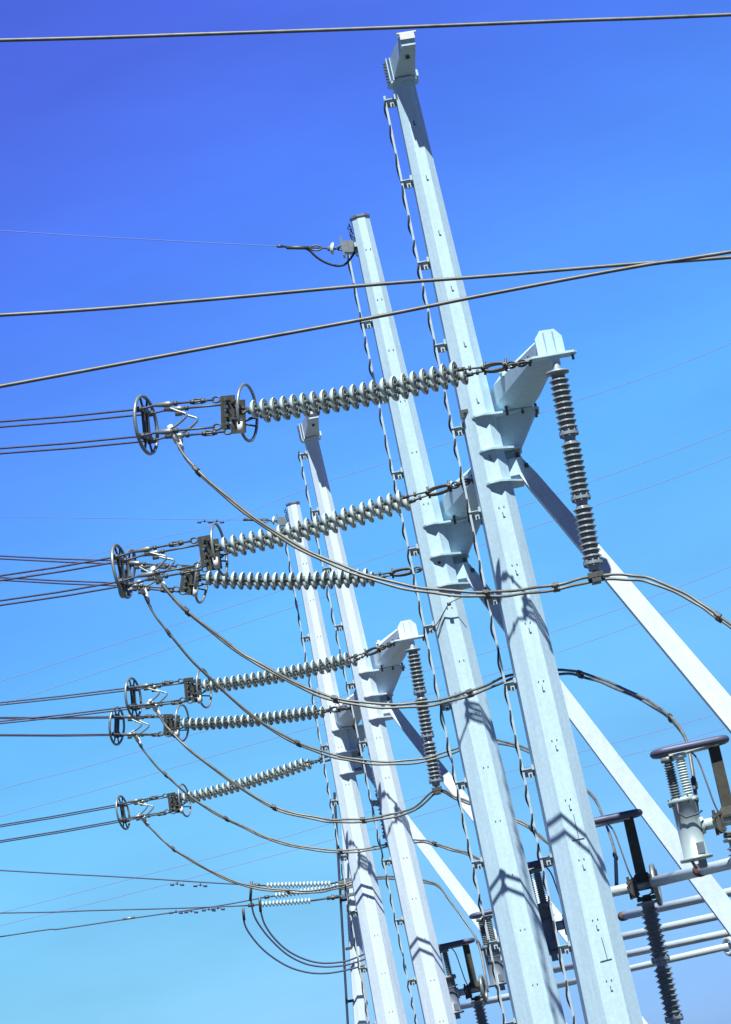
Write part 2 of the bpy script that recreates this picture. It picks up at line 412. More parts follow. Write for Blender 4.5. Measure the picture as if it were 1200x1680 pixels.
    if top_arm:
        T = ax.T; r = ax.rt
        g = Geo(); g.prism(octo(T - Z * .01, r * 1.45), octo(T + Z * .02, r * 1.45)); t.part('top_flange', g, m)
        def s4(a, lo, hi, hw):
            c = T + DT * a; return [c - ET * hw + Z * lo, c + ET * hw + Z * lo, c + ET * hw + Z * hi, c - ET * hw + Z * hi]
        g = Geo()
        g.prism(s4(-.14, .03, .30, .15), s4(.16, .03, .34, .155)); g.prism(s4(.161, .03, .34, .155), s4(.90, .24, .40, .10))
        ta = t.part('top_arm', g, m)
        g = Geo(); g.box(T + DT * .92 + Z * .37, ET, DT, Z, .21, .03, .09); g.box(T + DT * .87 + Z * .425, ET, DT, Z, .28, .12, .018)
        t.part('end_plate', g, M_WHITE, parent=ta)
        g = Geo(); e = T - ET * .22 + DT * .02
        for k in (0, .05): g.box(T - ET * (.165 + k) + Z * .17 + DT * .10, ET, DT, Z, .014, .22, .34)
        fp = t.part('bolted_flange', g, m, parent=ta)
        for k in range(7):
            t.part('flange_bolt', Geo().rod(T - ET * .22 + Z * (.02 + k * .045) + DT * .12, T - ET * .255 + Z * (.02 + k * .045) + DT * .12, .015, 6), M_DARKGALV, parent=ta)
        t.part('drain_plug', Geo().rod(T + DT * .66 + Z * .17, T + DT * .66 + Z * .13, .03, 8), M_DARKGALV, parent=ta)
        g = Geo(); g.box(T + ET * .19 + Z * .07 + DT * .1, ET, DT, Z, .03, .16, .09); t.part('lifting_lug', g, m, parent=ta)
    if rear:
        b = un(*rear); a = ax.at(b.z) 
        dr = (b - a).normalized(); sd = dr.cross(Z).normalized()
        def rc(p, w, hh): return [p + sd * i * w + Z * j * hh for i, j in ((-1, -1), (1, -1), (1, 1), (-1, 1))]
        g = Geo(); g.prism(rc(a, .12, .22), rc(b, .07, .09)); t.part('rear_arm', g, m)
        ax.rear = b
    if rail_top is not None:
        h1 = ax.height(rail_top)
        st = []; h = h1 - .03
        while h > 1: st.append(h); h -= 1.22
        ladder(t, ax, .6, h1 + .08, None, st, seed=seed)
    ax.t = t
    return ax

P1 = steel_pole('steel_pole', 'nearest and thickest grey pole, tapered arm coming forward from its very top', (790, 687), 46, (662, 137), (1008, 1680),
                .165, .395, 689, M_POLE, top_arm=True, brace_to=(1212, 1188), rail_top=160, seed=1)
P2 = steel_pole('steel_pole', 'flat-capped grey pole just left of the nearest pole, half hiding a long brace', (718, 865), 50.5, (591, 359), (887, 1680),
                .150, .385, 866, M_POLE, cap=True, brace_to=(1198, 1505), rail_top=402, seed=2, rear=(712, 930, 55), brace_z=-2.2, bw=(.10, .155))
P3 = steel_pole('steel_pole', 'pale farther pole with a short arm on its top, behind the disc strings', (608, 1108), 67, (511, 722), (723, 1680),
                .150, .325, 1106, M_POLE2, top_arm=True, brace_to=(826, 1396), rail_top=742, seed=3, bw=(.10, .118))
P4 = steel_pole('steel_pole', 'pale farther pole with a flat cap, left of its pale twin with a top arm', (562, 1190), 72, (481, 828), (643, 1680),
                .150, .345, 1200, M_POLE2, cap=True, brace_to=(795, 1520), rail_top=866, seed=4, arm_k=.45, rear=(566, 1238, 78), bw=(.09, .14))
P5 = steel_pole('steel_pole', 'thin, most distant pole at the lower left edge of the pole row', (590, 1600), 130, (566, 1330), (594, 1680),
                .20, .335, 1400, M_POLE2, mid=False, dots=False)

# ---- distant pole's own side mast (dark rod) and standoffs
t5 = P5.t
g = Geo(); a = un(549, 1300, 129.6); b = un(571, 1680, 129.6); e = b + (b - a) * (b.z / (a.z - b.z)) * 1.0
g.rod(a, e, .05, 6); t5.part('climbing_rail', g, M_SLATE)
for (x0, y0, x1) in ((555, 1400, 571), (561, 1477, 573), (567, 1557, 577), (571, 1643, 581)):
    t5.part('standoff_bracket', Geo().rod(un(x0, y0, 129.6), un(x1, y0 - 2, 129.6), .06, 6), M_DARKGALV)

# paint / weld marks on the nearest pole's front facet
nf = Vector((sin(TH0), -cos(TH0), 0)); ef = Vector((cos(TH0), sin(TH0), 0))
def mark(ax, segs, nm='seam_mark'):
    g = Geo()
    for (xa, ya), (xb, yb), w in segs:
        pts = []
        for (x, y) in ((xa, ya), (xb, yb)):
            # ray onto the front facet plane
            h = ax.height(y); c = ax.at(h) + nf * (ax.rad(h) * cos(pi / 8))
            r = un(x, y, 1) - EYE; nn = nf
            k = (c - EYE).dot(nn) / r.dot(nn); pts.append(EYE + r * k + nn * .006)
        d = (pts[1] - pts[0]).normalized(); s_ = d.cross(nf).normalized()
        g.plate([pts[0] - s_ * w, pts[1] - s_ * w, pts[1] + s_ * w, pts[0] + s_ * w], nf, .004)
    ax.t.part(nm, g, M_MARK)
mark(P1, [((941, 1336), (952, 1386), .004), ((939, 1379), (959, 1375), .005)])
mark(P1, [((987, 1538), (997, 1575), .0045), ((985, 1578), (1004, 1573), .006)])
for y in (862, 1010, 1130):
    pass

# small items on the near poles
g = Geo(); c = P1.at(P1.height(675)) + Vector((-.17, -.17, 0))
g.box(c, X, Vector((0, 1, 0)), Z, .13, .05, .05); g.box(c + Vector((-.05, -.02, -.05)), X, Vector((0, 1, 0)), Z, .05, .05, .09)
P1.t.part('step_bracket', g, M_DARKGALV)
g = Geo()
hg = P2.height(1015)
pp = [un(699, 1042, 50.2), un(712, 1030, 50.0), un(722, 1016, 49.98), un(737, 991, 49.9), un(757, 980, 49.9)]
g.tube(spline(pp), .008, 5); g.tube(spline([un(716, 1036, 50.0), un(726, 1010, 49.95), un(736, 992, 49.9)]), .008, 5)
g.box(un(737, 991, 49.88), X, Z, Vector((0, 1, 0)), .06, .05, .03)
P2.t.part('ground_lead', g, M_DARKGALV, True)
h = P2.height(928); c = P2.at(h) + nf * (P2.rad(h) * cos(pi / 8) + .004)
g = Geo(); g.plate([c + ef * (.028 * cos(a) * (1 + .3 * sin(3 * a))) + Z * (.022 * sin(a)) for a in [2 * pi * k / 10 for k in range(10)]], nf, .004)
P2.t.part('rust_spot', g, M_RUST)

# ------------------------------------------------------------------ insulator discs
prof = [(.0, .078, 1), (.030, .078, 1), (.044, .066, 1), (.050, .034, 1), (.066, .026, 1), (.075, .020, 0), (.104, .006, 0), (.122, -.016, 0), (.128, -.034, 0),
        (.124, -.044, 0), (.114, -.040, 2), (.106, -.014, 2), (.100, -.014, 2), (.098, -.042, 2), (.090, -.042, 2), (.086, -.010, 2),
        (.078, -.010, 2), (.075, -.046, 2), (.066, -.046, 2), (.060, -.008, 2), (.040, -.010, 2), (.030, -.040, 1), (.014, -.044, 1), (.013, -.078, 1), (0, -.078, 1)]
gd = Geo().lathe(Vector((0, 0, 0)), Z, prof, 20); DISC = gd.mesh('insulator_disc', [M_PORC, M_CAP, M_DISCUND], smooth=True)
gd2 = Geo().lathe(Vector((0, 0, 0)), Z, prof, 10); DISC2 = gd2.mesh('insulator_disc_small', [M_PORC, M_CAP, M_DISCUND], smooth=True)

def torus_link(g, c, ax, R, r, sx=1.6, ref=None): g.ring(c, ax, R, r, 14, 6, sx=sx, ref=ref)

def dead_end(label, A, pts, zA, zR, seed=0):
    """double string of cap-and-pin discs with its fittings. pts: S0 S1 Y R2 C R1 as photo pixels"""
    xA = pj(A)[0]; zA = pj(A)[2]; xR = pts['R1'][0]
    zz = lambda x: zA + (zR - zA) * (xA - x) / (xA - xR)
    U_ = lambda p: un(p[0], p[1], zz(p[0]))
    S0, S1, Y, R2, C, R1 = [U_(pts[k]) for k in ('S0', 'S1', 'Y', 'R2', 'C', 'R1')]
    t = Thing('insulator_string', A, label, 'insulator string', 'double disc strings holding the line ends')
    tv = (S1 - S0).normalized(); s = tv.cross(Z).normalized()
    if s.y < 0: s = -s
    u = s.cross(tv).normalized()
    if u.z < 0: u = -u
    hs = .2285
    Ls = (S1 - S0).length; n = round(Ls / .146); step = Ls / n
    rot = tv.to_track_quat('Z', 'Y').to_matrix().to_4x4()
    for q in (-hs, hs):
        for k in range(n):
            p = S0 + tv * (step * (k + .5)) + s * q
            # slight natural sag and turn of each disc
            p = p - Z * (.05 * sin(pi * (k + .5) / n))
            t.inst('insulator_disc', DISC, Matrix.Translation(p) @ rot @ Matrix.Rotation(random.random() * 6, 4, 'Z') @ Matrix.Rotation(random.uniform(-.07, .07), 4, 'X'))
    # pole side: shackles, turnbuckle frame, two rods
    d = (S0 - A); L = d.length; d.normalize(); sd = d.cross(Z).normalized(); ud = sd.cross(d)
    for k, fr in enumerate((.03, .10, .18, .26)):
        g = Geo(); torus_link(g, A + d * (L * fr), sd if k % 2 else ud, .042, .015, ref=d)
        g.rod(A + d * (L * fr) - sd * .05, A + d * (L * fr) + sd * .05, .014, 6)
        t.part('shackle', g, M_DARKGALV, True)
    g = Geo(); c = A + d * (L * .50); hl = L * .19
    oval = [c + d * (hl * cos(a)) + ud * (.048 * sin(a)) for a in [2 * pi * k / 20 for k in range(20)]]
    for q in (-.05, .05): g.tube([p + s * q for p in oval], .019, 6, True)
    for fr in (.34, .66):
        g.rod(A + d * (L * fr) - s * .12, A + d * (L * fr) + s * .12, .026, 8)
        g.rod(A + d * (L * fr) - ud * .08, A + d * (L * fr) + ud * .10, .018, 6)
    t.part('turnbuckle', g, M_DARKGALV, True)
    for q in (-hs, hs):
        g = Geo(); a = A + d * (L * .66) + s * q * .5; b = S0 + s * q
        g.rod(a, b, .014, 6); g.rod(b - (b - a) * .25, b, .03, 8); g.rod((a + b) / 2 - ud * .03, (a + b) / 2 + ud * .04, .02, 6)
        t.part('link_rod', g, M_DARKGALV, True)
    # line side yoke: two perforated vertical plates joined by pins
    tl = (C - Y).normalized(); sl = tl.cross(Z).normalized()
    if sl.y < 0: sl = -sl
    ul = sl.cross(tl); ul = ul if ul.z > 0 else -ul
    for q in (-hs * .9, hs * .9):
        c = Y + sl * q; g = Geo()
        for x in (-.078, .078): g.box(c + tl * x, tl, sl, ul, .045, .03, .46)
        for y in (-.20, -.10, 0, .10, .20): g.box(c + ul * y, tl, sl, ul, .108, .026, .062)
        g.box(c - sl * .0, tl, sl, ul, .02, .022, .40)
        t.part('yoke_plate', g, M_OLIVE)
    g = Geo()
    for y in (-.17, -.06, .06, .17):
        g.rod(Y + ul * y - sl * (hs + .06), Y + ul * y + sl * (hs + .06), .02, 8)
        for q in (-1, 1):
            g.rod(Y + ul * y + sl * q * (hs + .03), Y + ul * y + sl * q * (hs + .05), .035, 6)
    g.box(Y + ul * 0, tl, sl, ul, .03, hs * 2, .16)
    t.part('yoke_pin', g, M_DARKGALV)
    # links yoke -> strings
    for q in (-hs, hs):
        for k in (-.07, .07):
            g = Geo(); a = Y + s * q * .9 - tl * .10 + ul * k; b = S1 + s * q
            g.rod(a, b, .015, 6); torus_link(g, (a + b) / 2, ul, .035, .013, ref=d)
            t.part('link_rod', g, M_DARKGALV, True)
    # ring round the string end
    g = Geo(); g.ring(R2, tl, .39, .022, 40, 8)
    rg = t.part('corona_ring', g, M_GALV, True)
    g = Geo()
    for k in (.35, pi - .35, pi + .35, -.35):
        q = R2 + (sl * cos(k) + ul * sin(k)) * .39
        g.rod(q, Y + sl * (.15 if cos(k) > 0 else -.15) + ul * (.1 if sin(k) > 0 else -.1), .014, 6)
    t.part('ring_bracket', g, M_DARKGALV, True, parent=rg)
    g = Geo(); g.lathe(R2 - ul * .25 - sl * .31, ul, [(0, -.08), (.04, -.08), (.04, .08), (0, .08)], 10); t.part('terminal', g, M_WHITE, True, parent=rg)
    # four rods to the conductor clamps
    vy, vs_ = .19, .21
    corners = [(-vs_, vy), (vs_, vy), (-vs_, -vy), (vs_, -vy)]
    for i, (q, y) in enumerate(corners):
        a = Y + sl * q + ul * y + tl * .10; b = C + sl * q + ul * y; dd = (b - a).normalized(); L = (b - a).length
        g = Geo(); torus_link(g, a + dd * .06, sl, .040, .014, 1.5, ref=dd)
        g.rod(a + dd * .1, b, .016, 6)
        if i in (0, 3):
            g.rod(a + dd * (L * .30), a + dd * (L * .38), .034, 8); g.rod(a + dd * (L * .50), a + dd * (L * .58), .034, 8)
            for w in (-.03, .03): g.rod(a + dd * (L * .34) + ul * w, a + dd * (L * .54) + ul * w, .011, 6)
        g.rod(b - dd * (L * .16), b - dd * (L * .10), .036, 8)
        t.part('turnbuckle' if i in (0, 3) else 'link_rod', g, M_DARKGALV, True)
        g = Geo(); g.tube([b - dd * .05, b, b + dd * .06, b + dd * .22], [.028, .044, .04, .022], 8)
        g.box(b + dd * .02 - ul * .05, dd, sl, ul, .09, .04, .10)
        t.part('dead_end_clamp', g, M_GALV, True)
    # bent leads between the upper and the lower pair
    for q in (-vs_, vs_):
        a = C + sl * q + ul * (vy - .05)
        pth = [a, a - ul * .06 - tl * .13, a - ul * .12 - tl * .26, a - ul * .22 - tl * .16, C + sl * q - ul * (vy - .03) - tl * .02]
        g = Geo().tube(spline(pth, 3), .017, 6); t.part('connecting_lead', g, M_GALV, True)
    # ring with spacer frame round the four conductors
    tr = (R1 - C).normalized(); sr = tr.cross(Z).normalized(); sr = sr if sr.y > 0 else -sr
    ur = sr.cross(tr); ur = ur if ur.z > 0 else -ur
    g = Geo().ring(R1, tr, .405, .026, 44, 8); rg = t.part('corona_ring', g, M_GALV, True)
    g = Geo()
    for q in (-.07, .07):
        g.box(R1 + sr * q, sr, tr, ur, .035, .05, .52)
    for y in (-.19, .19):
        g.box(R1 + ur * y, sr, tr, ur, .46, .05, .05)
        for q in (-.21, .21): g.rod(R1 + ur * y + sr * q - tr * .05, R1 + ur * y + sr * q + tr * .05, .042, 8)
    for sx in (-1, 1):
        for sy in (-1, 1): g.rod(R1 + sr * sx * .07 + ur * sy * .25, R1 + (sr * sx * sin(.35) + ur * sy * cos(.35)) * .40, .017, 6)
    g.box(R1 - ur * .17, sr, tr, ur, .16, .09, .10)
    t.part('spacer_frame', g, M_DARKGALV, parent=rg)
    return dict(t=t, C=C, R1=R1, sl=sl, ul=ul, tl=tl, vy=vy, vs=vs_, zR=zR, sr=sr, ur=ur)

def bundle(label, e, L0, zL, ext=60, rise=.0):
    L0p = un(0, L0, zL)
    C, R = e['C'], e['R1']
    t = Thing('conductor_bundle', C, label, 'conductors', 'four-wire conductor bundles running off to the left')
    dr = (L0p - R).normalized()
    for q, y in ((-e['vs'], e['vy']), (e['vs'], e['vy']), (-e['vs'], -e['vy']), (e['vs'], -e['vy'])):
        o = e['sl'] * q + e['ul'] * y
        path = [C + o + e['tl'] * .2, R + o, R + (L0p - R) * .5 + o - Z * .012, L0p + o]
        for k in range(1, 9):
            w = ext * k / 8; path.append(L0p + o + dr * w + Z * (.0012 * w * w + rise * w))
        g = Geo().tube(path, .0155, 6); t.part('conductor', g, M_WIRE_D, True)

def jumper(label, pts, r=.0205, sep=.075, spacers=None, sdir=None, start=None, cat='jumper cable', m=None, lug=True, spn=8):
    P = [un(*p) for p in pts]; C = spline(P, spn)
    t = Thing('jumper_cable', C[0], label, cat, 'jumper cables hanging in loops')
    sdir = (sdir or Vector((.12, 1, -.28))).normalized()
    n = len(C)
    for q in (-1, 1):
        path = []
        for i, p in enumerate(C):
            s_ = sep
            if start is not None and i < 14: s_ = sep + (start - sep) * (1 - i / 14) ** 1.5
            path.append(p + sdir * q * s_ + Z * (.006 * sin(i * .7 + q)))
        cb = t.part('cable', Geo().tube(path, r, 7), m or M_WIRE, True)
        if lug:
            d = (path[2] - path[0]).normalized(); g = Geo().rod(path[0] - d * .05, path[0] + d * .22, r * 2.0, 8)
            t.part('terminal', g, M_WHITE, True, parent=cb)
    for k in (spacers or []):
        i = min(n - 2, max(1, int(k * (n - 1)))); p = C[i]; d = (C[i + 1] - C[i - 1]).normalized()
        g = Geo().box(p, sdir, d, sdir.cross(d), sep * 2 + .07, .05, .045)
        for q in (-1, 1): g.rod(p + sdir * q * sep - d * .045, p + sdir * q * sep + d * .045, r * 1.75, 8)
        t.part('spacer', g, M_DARKGALV)
    return t

# six strings, from the nearest to the farthest
E1 = dead_end('large double disc string, topmost and nearest, hung from the nearest pole\'s arm', P1.tipL,
              dict(S0=(759, 611), S1=(417, 677), Y=(383, 680), R2=(406, 677), C=(287, 689), R1=(240, 697)), 0, 45.6)
E2 = dead_end('double disc string sloping up to the flat-capped near pole, second from the top', P2.tipL,
              dict(S0=(667, 820), S1=(367, 900), Y=(345, 907), R2=(360, 901), C=(253, 924), R1=(200, 937)), 0, 49.5)
E3 = dead_end('nearly level double disc string passing just under the second one from the top', P2.rear,
              dict(S0=(610, 947), S1=(341, 951), Y=(312, 952), R2=(331, 951), C=(231, 945), R1=(209, 941)), 0, 56.2)
E4 = dead_end('double disc string hung from the arm of the pale pole with a top arm', P3.tipL,
              dict(S0=(579, 1081), S1=(339, 1127), Y=(317, 1132), R2=(335, 1129), C=(249, 1141), R1=(219, 1145)), 0, 66.6)
E5 = dead_end('double disc string in front of the pale flat-capped pole, ending at the leftmost ring', P4.tipL,
              dict(S0=(526, 1167), S1=(304, 1189), Y=(282, 1190), R2=(299, 1186), C=(221, 1191), R1=(192, 1191)), 0, 71.6)
E6 = dead_end('smallest and lowest steeply sloping double disc string, with a narrow ring below all others', P4.rear,
              dict(S0=(505, 1252), S1=(304, 1311), Y=(288, 1317), R2=(303, 1313), C=(231, 1327), R1=(202, 1333)), 0, 79.5)
bundle('four wires leaving the topmost ring for the left edge', E1, 718, 46.4)
bundle('four wires falling steeply left from the second ring, crossing a flatter bundle', E2, 969, 50.2)
bundle('four wires rising to the left behind a steeper bundle', E3, 932, 58)
bundle('four wires leaving the ring of the fourth string from the top', E4, 1170, 67)
bundle('four level wires leaving the leftmost ring', E5, 1192, 72.6)
bundle('four wires leaving the lowest narrow ring, sloping down to the left', E6, 1368, 81)

# ------------------------------------------------------------------ hanging post insulators on the arms
def shed_profile(n, L, rc, ro, z0):
    pr = [(rc, z0)]
    p = L / n
    for k in range(n):
        z = z0 + p * k
        pr += [(rc, z + p * .12), (ro * .98, z + p * .52), (ro, z + p * .58), (ro * .96, z + p * .63), (rc * 1.18, z + p * .70),
               (rc * 1.1, z + p * .74), (ro * .84, z + p * .86), (ro * .85, z + p * .90), (rc, z + p * .97)]
    pr.append((rc, z0 + L)); return pr
def post_units(t, top, dn, units, Ltot, ro, rc, nshed, mcap=M_POSTFIT):
    """stack of porcelain units hanging (or standing) from top along dn"""
    u = Ltot / units; dn = dn.normalized()
    g = Geo(); g.lathe(top, dn, [(0, -.10), (.05, -.10), (.055, -.02), (ro * .7, -.005), (ro * 1.15, 0), (ro * 1.15, .03), (ro * .7, .035), (ro * .62, .12), (0, .12)], 18)
    t.part('top_fitting', g, mcap, True)
    for k in range(units):
        c = top + dn * (u * k)
        g = Geo(); g.lathe(c, dn, shed_profile(nshed, u * .82, rc, ro, u * .10), 22)
        iu = t.part('insulator_unit', g, M_POST, True)
        g = Geo()
        e = u * .91
        g.lathe(c, dn, [(0, e - .05), (ro * .55, e - .05), (ro * .62, e + .03), (ro * .98, e + .035), (ro * .98, e + .075), (ro * .60, e + .08), (ro * .55, e + .16), (0, e + .16)], 18)
        a0 = Vector((1, 0, 0)) if abs(dn.z) > .5 else Z
        for j in range(8):
            w = 2 * pi * j / 8; q = c + dn * (e + .055) + Vector((cos(w), sin(w), 0)) * ro * .82
            g.rod(q - dn * .045, q + dn * .045, .014, 6)
        t.part('end_fitting', g, mcap, parent=iu)
def hanging_post(label, ax):
    top = ax.tip - Z * .20; t = Thing('post_insulator', top + Z * .1, label, 'post insulator', 'porcelain post insulators hanging from the arms')
    dn = Vector((-.042, 0, -1)).normalized(); post_units(t, top, dn, 3, 2.66, .135, .092, 9)
    b = top + dn * 2.81
    g = Geo(); g.box(b, X, Vector((0, 1, 0)), Z, .20, .26, .07); g.box(b - Z * .07, X, Vector((0, 1, 0)), Z, .12, .26, .05); g.rod(b - Z * .1, b + Z * .1, .03, 8)
    t.part('cable_clamp', g, M_DARKGALV)
    return b
B1 = hanging_post('large grey-brown post insulator hanging from the nearest pole\'s arm, against open sky', P1)
B2 = hanging_post('post insulator hanging behind the nearest pole, almost hidden by it', P2)
B3 = hanging_post('smaller post insulator hanging from the pale pole\'s arm beside its brace', P3)
B4 = hanging_post('post insulator hanging between the two pale poles, almost hidden', P4)

def at_b(b): return pj(b)
b1 = pj(B1); b2 = pj(B2); b3 = pj(B3); b4 = pj(B4)
def zlerp(p, z0, z1):
    n = len(p); 
    return [(x, y, z0 + (z1 - z0) * (k / (n - 1))) for k, (x, y) in enumerate(p)]
zc = pj(E1['C'])[2]
jumper('long twin jumper sweeping from the topmost ring across both near poles', 
       zlerp([(287, 713), (303, 748), (335, 783), (400, 838), (480, 892), (560, 930), (640, 957), (720, 971), (800, 975), (855, 971), (920, 962)], zc, b1[2] - .15)
       + [(b1[0], b1[1] + 4, b1[2])] + zlerp([(1032, 947), (1075, 955), (1130, 980), (1165, 1003), (1205, 1032), (1260, 1085), (1300, 1160)], b1[2], 42.5),
       spacers=(.10, .45, .55, .86), start=.20)
zc = pj(E2['C'])[2]
jumper('twin jumper from the second ring, passing behind the nearest pole down to the big tank',
       zlerp([(258, 943), (275, 970), (307, 1003), (387, 1066), (435, 1095), (520, 1138), (600, 1156), (680, 1157), (740, 1147), (800, 1127), (840, 1110)], zc, 47.9)
       + [(b2[0], b2[1] + 4, b2[2]), (922, 1102, 47.8), (962, 1109, 47.2), (1002, 1123, 46.5), (1060, 1150, 45), (1100, 1178, 43.5), (1125, 1212, 42.6), (1136, 1260, 42.2), (1142, 1310, 42), (1146, 1352, 42)],
       spacers=(.10, .27, .43, .64, .80, .93), start=.2)
zc = pj(E3['C'])[2]
jumper('thin twin jumper from the level disc string, running down behind both near poles',
       zlerp([(234, 963), (244, 990), (260, 1017), (312, 1080), (355, 1122), (405, 1167), (460, 1205), (520, 1232), (580, 1247), (640, 1252), (700, 1246), (745, 1232)], zc, 55.5)
       + zlerp([(785, 1218), (818, 1217), (868, 1232), (920, 1262), (972, 1306), (990, 1342), (1003, 1376), (1010, 1405), (1012, 1455)], 55.3, 47.5), r=.0185, spacers=(.12, .33, .86, .95), start=.18)
zc = pj(E4['C'])[2]
jumper('twin jumper from the fourth ring to the smaller hanging post insulator',
       zlerp([(252, 1157), (272, 1190), (292, 1212), (316, 1234), (380, 1282), (450, 1325), (520, 1343), (560, 1347), (620, 1343), (680, 1327)], zc, b3[2] + .2)
       + [(b3[0], b3[1] + 2, b3[2])] + zlerp([(748, 1309), (770, 1317), (810, 1331), (862, 1353), (884, 1370), (906, 1390), (930, 1420)], b3[2], 62), r=.0215, sep=.08, spacers=(.10, .30, .45, .85), start=.2)
zc = pj(E5['C'])[2]
jumper('twin jumper from the leftmost ring, crossing both pale poles',
       zlerp([(223, 1207), (235, 1230), (260, 1260), (280, 1278), (310, 1305), (350, 1332), (410, 1362), (447, 1378), (500, 1391), (560, 1397), (600, 1394), (630, 1388)], zc, 70.6)
       + zlerp([(660, 1382), (683, 1380), (704, 1382), (733, 1391), (765, 1400), (789, 1411), (830, 1436)], 70.3, 68.5), r=.020, sep=.075, spacers=(.15, .3, .5, .8), start=.18)
zc = pj(E6['C'])[2]
jumper('twin jumper from the lowest narrow ring, passing behind both pale poles',
       zlerp([(233, 1342), (245, 1356), (265, 1376), (285, 1393), (317, 1413), (363, 1438), (413, 1455), (473, 1462), (513, 1463), (543, 1458), (567, 1452)], zc, 78.4)
       + zlerp([(610, 1441), (660, 1441), (697, 1446), (720, 1454), (734, 1472), (755, 1500), (779, 1535), (789, 1561), (797, 1604), (800, 1625)], 78.4, 74.0), r=.022, sep=.085, spacers=(.15, .35, .88), start=.18)

# ------------------------------------------------------------------ near overhead wires, crossing high above
def wire(name, label, pts, r, m=M_WIRE_N, n=10, cat='overhead wire', group=None, sides=8):
    return single(name, Geo().tube(spline([un(*p) for p in pts], n), r, sides), m, label, cat, group)
NW = 'thick near wires crossing the picture'
wire('overhead_wire', 'thick near wire along the top of the picture, touching the highest arm tip', [(-900, 84, 30), (0, 66, 30), (330, 56, 30), (650, 45, 30), (930, 34, 30), (1200, 24, 30), (2100, -16, 30)], .0185, group=NW)
wire('overhead_wire', 'thick near wire, the flatter of the two that meet at the right edge', [(-900, 563, 28), (0, 517, 28), (300, 495, 28), (600, 468, 28), (800, 453, 28), (1040, 433, 28), (1200, 422, 28), (2100, 350, 28)], .0165, group=NW)
wire('overhead_wire', 'thick near wire, the steeper of the two that meet at the right edge', [(-900, 800, 27), (0, 634, 27), (300, 578, 27), (600, 523, 27), (800, 483, 27), (1040, 438, 27), (1200, 413, 27), (2100, 268, 27)], .0165, group=NW)

FW = 'faint distant wires behind the poles'
faint = [
 ('faint distant wire, highest of those rising to the right edge', [(-400, 1075), (0, 957), (215, 893), (350, 862), (500, 803), (640, 757), (950, 656), (1200, 563), (1700, 340)], 150),
 ('faint distant wire, second highest at the right edge', [(-400, 1240), (0, 1118), (160, 1066), (460, 969), (655, 903), (905, 813), (1200, 704), (1700, 490)], 150),
 ('faint distant wire, third highest at the right edge', [(-400, 1280), (0, 1157), (160, 1104), (460, 1003), (700, 925), (975, 830), (1200, 748), (1700, 540)], 155),
 ('faint distant wire passing between the leftmost ring and the lowest narrow ring, upper of two', [(-400, 1405), (0, 1295), (160, 1253), (355, 1194), (560, 1142), (760, 1082), (930, 1029), (1200, 929), (1700, 720)], 160),
 ('faint distant wire passing between the leftmost ring and the lowest narrow ring, lower of two', [(-400, 1455), (0, 1340), (160, 1296), (447, 1212), (700, 1140), (940, 1062), (1200, 963), (1700, 760)], 160),
 ('faint distant wire, second lowest on the left edge, meeting a level line', [(-400, 1600), (0, 1498), (210, 1443), (400, 1393), (700, 1304), (955, 1233), (1200, 1163), (1700, 990)], 170),
 ('faint distant wire, lowest of those rising from the left edge', [(-400, 1620), (0, 1519), (200, 1470), (400, 1417), (700, 1335), (964, 1257), (1200, 1191), (1700, 1020)], 170)]
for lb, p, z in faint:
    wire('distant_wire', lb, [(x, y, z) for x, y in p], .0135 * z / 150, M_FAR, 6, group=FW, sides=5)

# ------------------------------------------------------------------ shield wire dead ends on the two flat-capped poles
def shield(label, z, pole_pt, disc, end, far, jp=None, dampers=()):
    a = un(*pole_pt, z); d = un(*disc, z); e = un(*end, z)
    t = Thing('shield_wire', a, label, 'shield wire', 'shield wires at the flat pole caps')
    dr = (e - a).normalized()
    g = Geo(); g.box(a + dr * .03, dr, Vector((0, 1, 0)), dr.cross(Vector((0, 1, 0))), .16, .16, .18); g.box(a + dr * .12, dr, Vector((0, 1, 0)), Z, .03, .2, .30)
    t.part('bracket', g, M_GALV)
    g = Geo(); 
    for k in (.25, .5, .75): torus_link(g, a + (d - a) * k, Z if k != .5 else Vector((0, 1, 0)), .035, .012, ref=dr)
    t.part('shackle', g, M_DARKGALV, True)
    rot = dr.to_track_quat('Z', 'Y').to_matrix().to_4x4()
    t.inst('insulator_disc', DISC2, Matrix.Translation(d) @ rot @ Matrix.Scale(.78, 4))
    g = Geo(); g.rod(d, e, .012, 6); q = d + (e - d) * .3
    torus_link(g, q, Vector((0, 1, 0)), .04, .014, 2.2, ref=dr); g.rod(q + dr * .1, q + dr * .45, .03, 8); g.rod(e - dr * .04, e + dr * .04, .025, 6)
    t.part('dead_end_clamp', g, M_DARKGALV, True)
    pts = [e] + [un(x, y, z + dz) for x, y, dz in far]
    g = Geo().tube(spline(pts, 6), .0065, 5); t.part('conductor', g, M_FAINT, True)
    if jp: t.part('jumper', Geo().tube(spline([un(x, y, z) for x, y in jp], 6), .018, 6), M_BLACK, True)
    for x, y in dampers: damper(t, x, y, z)
def damper(t, x, y, z, s=1.0):
    k = z / FOC; c = un(x, y, z); g = Geo(); w = 12 * k * s; h = 4 * k * s
    g.tube(spline([c - RGT * w - UPV * h, c - RGT * w * .4 - UPV * h * .7, c - UPV * h * .6, c + RGT * w * .4 - UPV * h * .7, c + RGT * w - UPV * h], 3), k * .6 * s, 5)
    for q in (-1, 1): g.rod(c + RGT * q * w - UPV * h, c + RGT * q * w * .45 - UPV * h, k * 1.8 * s, 6)
    g.rod(c + UPV * k * 1, c - UPV * h, k * 1.2 * s, 6)
    t.part('vibration_damper', g, M_WIRE_D, True)
